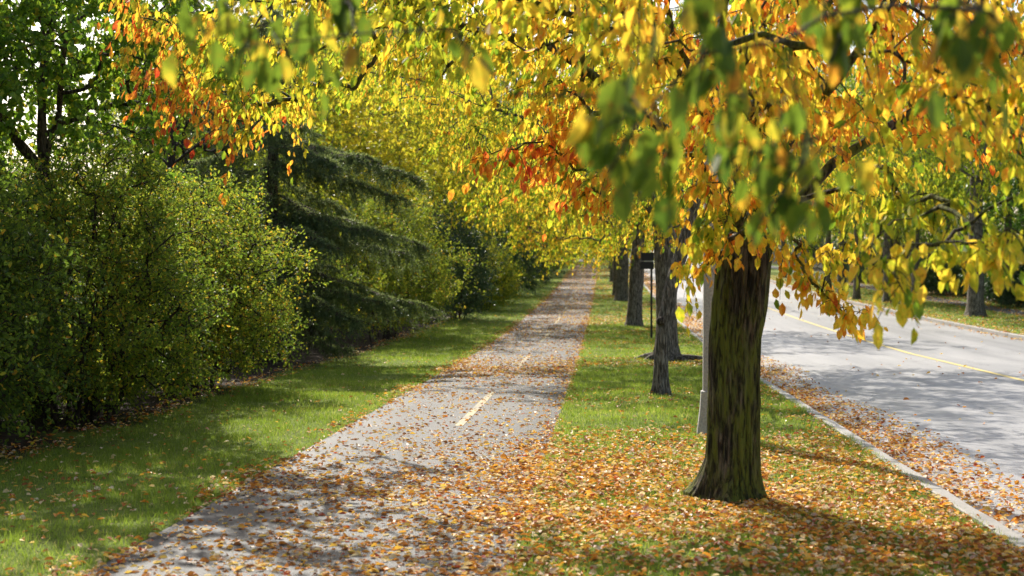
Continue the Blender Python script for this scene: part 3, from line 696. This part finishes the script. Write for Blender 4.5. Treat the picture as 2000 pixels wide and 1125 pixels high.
# ------------------------------------------------------------ black path sign seen from behind
def box(x0, x1, y0, y1, z0, z1, bv=.0):
    import bmesh
    bm = bmesh.new(); bmesh.ops.create_cube(bm, size=1)
    for v in bm.verts: v.co = ((x0 + x1) / 2 + v.co.x * (x1 - x0), (y0 + y1) / 2 + v.co.y * (y1 - y0), (z0 + z1) / 2 + v.co.z * (z1 - z0))
    if bv: bmesh.ops.bevel(bm, geom=bm.edges[:], offset=bv, segments=2, affect='EDGES')
    return bm
def bmobj(name, bm, mat, parent):
    me = bpy.data.meshes.new(name); bm.to_mesh(me); bm.free(); me.materials.append(mat)
    o = bpy.data.objects.new(name, me); COL.objects.link(o); o.parent = parent; return o
sg = empty("path_sign", (1.38, 41.6, float(hz(41.6))), "black sign post with two small dark panels facing away", "sign")
bmobj("post", box(-.03, .03, -.03, .03, -.2, 2.52, .004), M_BLACK, sg)
bmobj("panel", box(-.30, .07, -.045, -.033, 2.27, 2.50, .004), M_BLACK, sg)
bmobj("panel", box(-.32, .07, -.045, -.033, 2.02, 2.235, .004), M_BLACK, sg)
bmobj("bracket", box(-.20, .05, -.032, -.029, 2.225, 2.29, .001), M_STEEL, sg)

# ------------------------------------------------------------ shrubs along the left
def make_bush(name, loc, label, rx, ry, h, natt, crad, mat, L0, ntw, nlf, tonef, nst=12, shape='mid', group=None, cat="shrub", bot=.02, wr=.55, wood=True, hang=.25, rtip=.004, spread=.04, mb=None):
    root = empty(name, loc, label, cat, group)
    bp = [np.array([0, 0, .05])]; par = [-1]; lch = []
    for s in range(nst):
        a = rng.uniform(0, 6.28); q = rng.uniform(.2, .8); b0 = np.array([.45 * q * rx * math.cos(a) * .5, .5 * q * ry * math.sin(a), 0.0])
        e = np.array([q * rx * math.cos(a), q * ry * math.sin(a), h * rng.uniform(.6, .9) * math.sqrt(max(.1, 1 - (q * .8) ** 2))])
        ch = []
        for u in np.linspace(0, 1, 7):
            p = b0 + (e - b0) * np.array([u ** 1.3, u ** 1.3, u]) + rng.normal(0, .04, 3) * (u > 0)
            bp.append(p); par.append(ch[-1] if ch else 0); ch.append(len(bp) - 1)
        lch.append(ch)
    def botf(x, y): return bot + .15 * np.sin(3 * x) * np.cos(2.2 * y)
    att = ell(natt, (0, 0, h * .46), (rx, ry, h * .56), botf, .3, 2.6, .75)
    pos, pr, chains, order = grow(np.array(bp), par, att, 0.2, .1, .08, .07)
    rad = radii(pos, pr, chains, rtip, .45, .045)
    parts = []
    for ch in lch: parts.append(tubes(pos[ch][None], np.maximum(rad[ch], .008)[None], 6))
    rc = rad[chains]; rc[:, 0] = np.minimum(rc[:, 0], rc[:, 1] * 1.2); parts.append(tubes(pos[chains], rc, 4))
    C = pos[chains[:, -1]]; out = nrm(C - np.array([0, 0, h * .35]))
    tw, lf = twigs_leaves(C, crad, ntw, nlf, L0, out, .35, shape, hang, tonef, wr, .15, .0025, wood, spread)
    tw2, lf2 = twigs_leaves(pos[chains[:, 2]], crad, 1, nlf, L0, out, .35, shape, hang, tonef, wr, .15, .0025, wood, spread)
    parts += tw + tw2
    sh = C[np.linalg.norm(C / [rx, ry, h], axis=1) > .62]; sh = sh[rng.random(len(sh)) < .4]      # loose shoots standing out of the outline
    tw3, lf3 = twigs_leaves(sh, crad * 1.7, 1, nlf * 1.1, L0, nrm(sh - [0, 0, h * .2]) * 1.8, .1, shape, hang, tonef, wr, .5, .0025, wood, spread * .6)
    parts += tw3; lf = (np.concatenate([lf[0], lf3[0]]), np.concatenate([lf[1], lf3[1] + len(lf[0])]), np.concatenate([lf[2], lf3[2]]))
    V = np.concatenate([lf[0], lf2[0]]); F = np.concatenate([lf[1], lf2[1] + len(lf[0])])
    mesh("foliage", V, F, mat, root, tone=np.concatenate([lf[2], lf2[2]]))
    V, F = join(parts); mesh("stems", V, F, M_TWIG, root, smooth=True)
    return root
def tb(mean, sd=.16, yf=.05): return lambda B: np.where(rng.random(len(B)) < yf, rng.uniform(.85, 1, len(B)), mean + .4 * (vnoise(B, .8) - .5) + rng.normal(0, sd, len(B)))
make_bush("shrub", (-6.75, 13.6, 0), "dark leafy shrub at the left edge, nearest of the shrubs", 1.55, 1.9, 3.15, 520, .34, M_BUSH, .062, 3, 15, tb(.22), nst=14)
b2 = make_bush("shrub", (-6.55, 17.6, 0), "tall rounded shrub with dense small green leaves and thin dark stems", 1.75, 2.4, 3.3, 740, .33, M_BUSH, .056, 3, 16, tb(.5, .2), nst=26, rtip=.0055)
make_bush("shrub", (-6.55, 22.2, 0), "olive green shrub with an arching bare limb beside the drooping spruce", 1.75, 2.3, 3.4, 690, .34, M_BUSH, .058, 3, 16, tb(.58, .2), nst=24, rtip=.0055)
b3 = make_bush("shrub", (-6.35, 40.5, float(hz(40.5))), "pale olive shrub standing beyond the drooping spruce", 2.3, 4.2, 4.3, 620, .5, M_BUSH, .075, 3, 16, tb(.55), nst=16, bot=.3, wood=False)
b4 = make_bush("shrub", (-5.6, 54, float(hz(54))), "dark green upright shrub behind the pale olive one", 1.5, 2.4, 4.1, 380, .5, M_DARK, .085, 3, 15, tb(.5, yf=0), nst=10, wood=False)
b5 = make_bush("shrub", (-5.2, 62, float(hz(62))), "low yellow green shrub in front of the dark vase shaped one", 1.5, 2.2, 2.9, 330, .5, M_YG, .09, 3, 14, tb(.35), nst=10, wood=False)
make_bush("shrub", (-7.6, 34.5, 0), "twiggy shrub with bare dark stems under the drooping spruce", 1.6, 3.4, 2.6, 330, .42, M_BUSH, .06, 3, 10, tb(.25), nst=20, bot=.9)
copy_tree(b4, (-5.5, 80, float(hz(80))), R(100), 1.05, "dark vase shaped shrub overhanging the left verge in the distance")
for i, (x, y, s) in enumerate(((-9.6, 15.5, 1.0), (-9.8, 19.5, 1.1), (-10, 24.5, 1.05), (-13, 21, 1.3), (-12.5, 28, 1.2))):
    copy_tree(b2, (x, y, 0), R(75 * i + 40), s, "shrub half hidden behind the front shrubs on the left", "shrubs half hidden behind the front shrubs on the left")
copy_tree(b5, (-6.6, 70, float(hz(70))), R(200), 1.25, "yellowish shrub between two dark green shrubs")
copy_tree(b5, (-5.2, 116, float(hz(116))), R(20), 1.2, "bright small shrub at the far end of the left verge")
for i, (x, y, s, src) in enumerate(((-6.4, 94, 1.2, b3), (-5.9, 104, 1.0, b4), (-6.2, 132, 1.3, b3), (-5.6, 150, 1.2, b5), (-6, 172, 1.5, b3), (-9.5, 48, 1.1, b3), (-9.8, 66, 1.3, b4))):
    copy_tree(src, (x, y, float(hz(y))), R(70 * i), s, "distant shrub in the hedge line along the left verge", "shrubs in the hedge line along the left verge")

# ------------------------------------------------------------ drooping spruce
def make_spruce(loc, label, H=8.5, key=(), nb=38, group=None):
    root = empty("spruce_tree", loc, label, "spruce", group)
    V, F = trunk_tube([(0, 0, 0), (0, 0, 2), (.05, 0, 5), (0, 0, H)], [.2, .16, .1, .015], .3, 16, 40, 5, 2, .01)
    mesh("trunk", V, F, M_BARK, root, smooth=True)
    bl = []
    for (az, z0, ln) in key: bl.append((R(az), z0, ln))
    for i in range(nb):
        z0 = .8 + (H - 1.2) * (i / nb) ** .9; az_ = i * 2.4 + rng.normal(0, .3); bl.append((az_, z0, (3.5 * (1 - z0 / (H + .6)) + .35) * rng.uniform(.8, 1.1) * (.6 if math.cos(az_ + .2) > .5 else 1)))
    def bz(a, z0, ln, u): return z0 - ln * (.25 * np.sin(u * 1.5) + .07 * u ** 6) + .045 * np.sin(u * 7 + a * 9) + .03 * np.sin(u * 17 + z0 * 5)
    wood = []; S = []; Dn = []; Ls = []
    for (a, z0, ln) in bl:
        u = np.linspace(0, 1, 9)
        rr = ln * u; zz = bz(a, z0, ln, u)
        P = np.stack([np.cos(a + .15 * u) * rr, np.sin(a + .15 * u) * rr, zz], 1)
        wood.append(tubes(P[None], (.035 * (1 - .85 * u) * ln / 3)[None], 5))
        # side branchlets, then hanging strands
        ns = int(ln * (62 if (a, z0, ln) in bl[:len(key)] else 40))
        uu = rng.uniform(.12, 1, ns) ** .8; C = np.stack([np.interp(uu, u, P[:, i]) for i in range(3)], 1)
        sd_ = rng.choice([-1, 1], ns); off = rng.uniform(0, .42, ns) * (1 - .65 * uu) * sd_
        perp = np.array([-math.sin(a), math.cos(a), 0]); fw = np.array([math.cos(a), math.sin(a), 0])
        C2 = C + perp * off[:, None] + fw * np.abs(off)[:, None] * .6; C2[:, 2] -= np.abs(off) * .25
        S.append(C2); Ls.append(rng.uniform(.06, .6, ns) * (1.15 - .5 * uu) * (.25 + 1.3 * vnoise(np.stack([uu * ln, uu * 0 + a * 3, uu * 0 + z0], 1), 2.6))); Dn.append(np.repeat(fw[None], ns, 0))
        P3 = np.stack([C, (C + C2) / 2 + [0, 0, .02], C2], 1); wood.append(tubes(P3, np.full((ns, 3), .006), 3))
    S = np.concatenate(S); Ls = np.concatenate(Ls); Dn = np.concatenate(Dn)
    k = (Ls * 95).astype(int) + 5; i = np.repeat(np.arange(len(S)), k); m = len(i); u = rng.random(m)
    sway = rng.normal(0, .13, (len(S), 3)) + Dn * .10
    B = S[i] + sway[i] * u[:, None] + np.array([0, 0, -1.]) * (Ls[i] * u)[:, None] + rng.normal(0, .012, (m, 3))
    D = nrm(rng.normal(0, 1, (m, 3)) * .7 + np.array([0, 0, -1.0]) + Dn[i] * .2)
    V1, F1, _ = leafmesh(B, D, rng.normal(0, 1, (m, 3)), rng.uniform(.045, .085, m), np.full(m, .018), 'lo', .2)
    # needles clothing the boughs' upper side
    top = []
    for (a, z0, ln) in bl:
        nn = int(ln * 520); u = rng.uniform(.05, 1, nn) ** .9; rr = ln * u; zz = bz(a, z0, ln, u)
        w_ = rng.normal(0, .16, nn) * (1.1 - u)
        top.append(np.stack([np.cos(a + .15 * u) * rr - math.sin(a) * w_, np.sin(a + .15 * u) * rr + math.cos(a) * w_, zz - np.abs(w_) * .3 + .01], 1))
    B2 = np.concatenate(top); m2 = len(B2)
    D2 = nrm(rng.normal(0, 1, (m2, 3)) + np.array([0, 0, .1]) + nrm(B2 * [1, 1, 0]) * .8)
    V2, F2, _ = leafmesh(B2, D2, rng.normal(0, 1, (m2, 3)), rng.uniform(.05, .10, m2), np.full(m2, .022), 'lo', .2)
    V = np.concatenate([V1, V2]); F = np.concatenate([F1, F2 + len(V1)])
    t = np.concatenate([np.clip(.35 + rng.normal(0, .2, m), 0, 1), np.clip(.7 + rng.normal(0, .2, m2), 0, 1)])
    mesh("foliage", V, F, M_SPR, root, tone=np.repeat(t, 2))
    V, F = join(wood); mesh("branches", V, F, M_BARK, root, smooth=True)
    return root
SPR = make_spruce((-7.1, 30.0, 0), "dark spruce with drooping boughs reaching toward the path", 8.2,
    key=((-8, 4.95, 3.2), (-33, 5.0, 2.8), (-16, 4.4, 3.0), (-12, 3.55, 3.4), (-38, 3.6, 3.1), (4, 3.2, 3.0), (-6, 2.25, 3.5), (-28, 2.1, 3.1), (-60, 3.3, 2.9), (-55, 4.9, 2.7), (-50, 1.9, 3.0), (-75, 2.4, 2.8)))
copy_tree(SPR, (-11.2, 37, 0), R(80), 1.35, "taller dark spruce in the background behind the shrubs")

# ------------------------------------------------------------ trees behind the shrubs
TL = make_tree("tree", (-7.7, 18.8, 0), "green leaved tree rising behind the shrubs at the upper left", "tree",
    [(0, 0, 0), (0, 0, 1.2), (.1, 0, 2.4), (.15, 0, 3.2)], [.2, .17, .15, .13],
    [(2, [(-.6, -.1, 3.0), (-1.6, -.4, 3.3), (-2.6, -.6, 4.0)]), (3, [(.1, 0, 4.5), (.3, .2, 6.4)]), (3, [(-.5, -.8, 4.4), (-.9, -1.6, 5.8)]), (3, [(.6, -.6, 4.2), (1.0, -1.3, 5.0)])],
    ell(620, (-.4, -.5, 5.4), (3.2, 3.0, 3.0), lambda x, y: 3.05 + .5 * (x > 0) + .3 * np.sin(3 * x), .1), .42, M_MAPLE, M_BARK, L0=.095, ntw=3, nlf=14,
    tonef=lambda B: np.where(rng.random(len(B)) < .03, 1, .55 + rng.normal(0, .18, len(B))), seed=21, kk=30, wr=.85, hang=.5, branch_minz=2.2)
# bare twiggy tree
make_tree("tree", (-8.6, 27.5, 0), "bare grey tree with a tangle of leafless twigs against the sky", "tree",
    [(0, 0, 0), (0, 0, 2), (.1, 0, 4), (.2, 0, 5.6)], [.13, .11, .08, .05], [(2, [(.9, 0, 4.6), (1.9, 0, 4.8)]), (2, [(-.9, 0, 4.8), (-2.0, 0, 5.2)]), (3, [(.5, .2, 6.6)])],
    ell(260, (.1, 0, 5.1), (2.4, 1.8, 2.2), flatb(3.4), .1), .5, None, M_TWIG, leaf=False, rtip=.006, jit=.12, arc=.05, seed=23, kk=14, nz=30, branch_minz=2.5)
def bg_tree(label, H, rw, mat, tonef, L0=.16, natt=330, seed=30, bot=1.2, tr=.2, crad=.8, nlf=14):
    return make_tree("tree", (0, 0, 0), label, "tree", [(0, 0, 0), (.05, 0, H * .15), (0, .05, H * .3), (.1, 0, H * .45)], [tr, tr * .85, tr * .75, tr * .6],
        [(3, [(.3, 0, H * .65), (.2, .2, H * .85)]), (2, [(rw * .4, .2, H * .42), (rw * .7, .3, H * .5)]), (2, [(-rw * .4, -.2, H * .42), (-rw * .7, -.3, H * .5)]), (3, [(.1, rw * .5, H * .6)]), (3, [(0, -rw * .5, H * .6)])],
        ell(natt, (0, 0, H * .56), (rw, rw, H * .46), flatb(bot, .4), .12), crad, mat, M_BARKG, L0=L0, ntw=3, nlf=nlf, shape='lo', tonef=tonef, seed=seed, kk=24, nz=40, wood_twigs=False, wr=.65, hang=.45, branch_minz=H * .12)
BY1 = bg_tree("bright yellow tree glowing behind the spruce", 11, 4.2, M_YG, lambda B: .72 + .3 * (vnoise(B, .7) - .5) + rng.normal(0, .12, len(B)), seed=31)
BY1.location = (-9.3, 46, float(hz(46)))
BY2 = bg_tree("yellow green tree behind the shrubs, left of the spruce", 8.0, 3.4, M_YG, lambda B: .42 + .3 * (vnoise(B, .7) - .5) + rng.normal(0, .14, len(B)), seed=32, L0=.12, natt=360)
BY2.location = (-9.6, 33.5, 0)
BG1 = bg_tree("dense green tree in the wood across the road", 12, 4.6, M_GR, lambda B: .55 + .4 * (vnoise(B, .7) - .5) + rng.normal(0, .15, len(B)), seed=33, bot=.8)
BG1.location = (24, 72, float(hz(72)))
WL = "trees of the wood behind the left hedge"
for i, (x, y, s, src) in enumerate(((-10.5, 58, 1.1, BY1), (-9.0, 74, 1.05, BY2), (-12.5, 48, 1.3, BY2), (-15.5, 60, 1.4, BG1), (-9.5, 90, 1.1, BY1), (-14, 78, 1.5, BY1), (-8.6, 108, 1.1, BY2),
        (-13, 100, 1.4, BG1), (-9, 128, 1.2, BY1), (-8.2, 150, 1.2, BG1), (-13, 135, 1.5, BY2), (-9, 176, 1.4, BY1), (-6, 200, 1.3, BG1), (-19, 70, 1.5, BY2), (-13, 170, 1.6, BG1), (-7, 228, 1.5, BY2), (-20, 110, 1.6, BY1))):
    copy_tree(src, (x, y, float(hz(y))), R(61 * i), s * (1.28 if x / y > -.2 else 1.0), "yellow and green tree in the wood behind the left hedge", WL)

# ------------------------------------------------------------ far side of the road
RG = "row of tall trees along the far kerb"
TR = make_tree("tree", (14.6, 57, float(hz(57))), "tall grey trunked tree nearest on the far side of the road", "tree",
    [(0, 0, 0), (.0, 0, 1.5), (-.03, 0, 3.2), (.03, 0, 5.4)], [.33, .30, .285, .24],
    [(3, [(.4, 0, 6.8), (.6, .2, 9)]), (3, [(-1.5, -.4, 6.2), (-3.2, -.7, 7.0)]), (3, [(1.4, -.6, 6.4), (3.0, -1, 7.4)]), (3, [(0, 1.5, 6.6), (0, 3, 8)]), (3, [(0, -1.6, 6.5), (-.4, -3, 7.6)])],
    ell(420, (0, 0, 8.2), (5.0, 5.0, 4.8), lambda x, y: 4.4 + .5 * np.sin(x * 1.3 + y), .12), .85, M_YG, M_BARKG, L0=.15, ntw=3, nlf=13, shape='lo', wr=.62,
    tonef=lambda B: .40 + .3 * (vnoise(B, .6) - .5) + rng.normal(0, .15, len(B)), flare=.35, kk=40, nz=60, seed=41, branch_minz=4.2, flh=.3, wood_twigs=False)
for i, (x, y, s, lb) in enumerate(((14.2, 66, .62, "slim dark tree second along the far kerb"), (14.25, 72.5, .8, "two toned trunk third along the far kerb"), (14.9, 74, .7, "trunk just behind the third tree of the far kerb"),
        (13.2, 75.5, .55, "thin grey tree close to the far kerb"), (14.0, 85, .8, "dark sturdy tree midway along the far kerb"), (14.0, 90, .6, "thin tree beyond the dark sturdy one on the far kerb"), (14.2, 100, .8, None), (14.2, 114, .8, None), (14.0, 130, .9, None), (14.2, 148, 1.0, None), (14, 170, 1.0, None), (14.2, 195, 1.1, None), (14, 225, 1.2, None))):
    copy_tree(TR, (x, y, float(hz(y))), R(53 * i + 20), s, lb or "distant tree far along the far kerb", None if lb else RG, sz=max(s, .85))
RW = "trees of the wood across the road"
for i, (x, y, s, src) in enumerate(((20.5, 60, .95, BG1), (27, 82, 1.2, BY2), (21, 88, 1.0, BG1), (22, 104, 1.1, BY2), (30, 66, 1.3, BG1), (33, 92, 1.4, BG1), (20, 120, 1.1, BG1), (26, 130, 1.4, BY1), (20, 145, 1.2, BY2),
        (36, 75, 1.4, BY2), (24, 165, 1.5, BG1), (18, 185, 1.4, BY1), (40, 110, 1.6, BG1), (19, 215, 1.6, BG1), (16, 250, 1.7, BY2), (30, 200, 1.8, BG1), (24, 52, 1.2, BY2), (19.5, 70, .9, BG1), (22.5, 78, 1.0, BG1), (19.0, 97, 1.0, BG1), (18.5, 112, 1.0, BG1))):
    copy_tree(src, (x, y, float(hz(y)) + max(0, x - 20) * .02), R(47 * i), s * 1.3, "leafy tree in the wood across the road", RW)
# far end of the street
for i, (x, y, s, src) in enumerate(((-2, 262, 1.6, BG1), (3, 300, 1.9, BY2), (9, 340, 2.0, BG1), (-12, 250, 1.8, BY1), (16, 300, 1.8, BY1), (22, 270, 1.8, BG1), (-9, 300, 2, BG1), (6, 400, 2.2, BG1), (14, 390, 2.2, BY2))):
    copy_tree(src, (x, y, float(hz(y))), R(33 * i), s, "hazy tree closing the view at the end of the street", "trees closing the view at the end of the street")
JN = make_bush("shrub", (19.6, 55, float(hz(55))), "low dark juniper beside the far footpath, nearest one", 1.5, 1.7, 1.3, 220, .45, M_DARK, .10, 3, 14, tb(.7, yf=0), nst=8, shape='lo', bot=.1, wood=False)
for i, (x, y, s) in enumerate(((20.8, 60, 1.2), (19.8, 66, 1.1), (20.6, 73, 1.4), (19.8, 82, 1.4), (21, 92, 1.6), (20, 104, 1.6), (22.8, 63, 1.9), (23, 72, 2.0))):
    copy_tree(JN, (x, y, float(hz(y))), R(80 * i), s, "low dark shrub beyond the far footpath", "low dark shrubs beyond the far footpath")
print("polys", sum(len(m.polygons) for m in bpy.data.meshes))
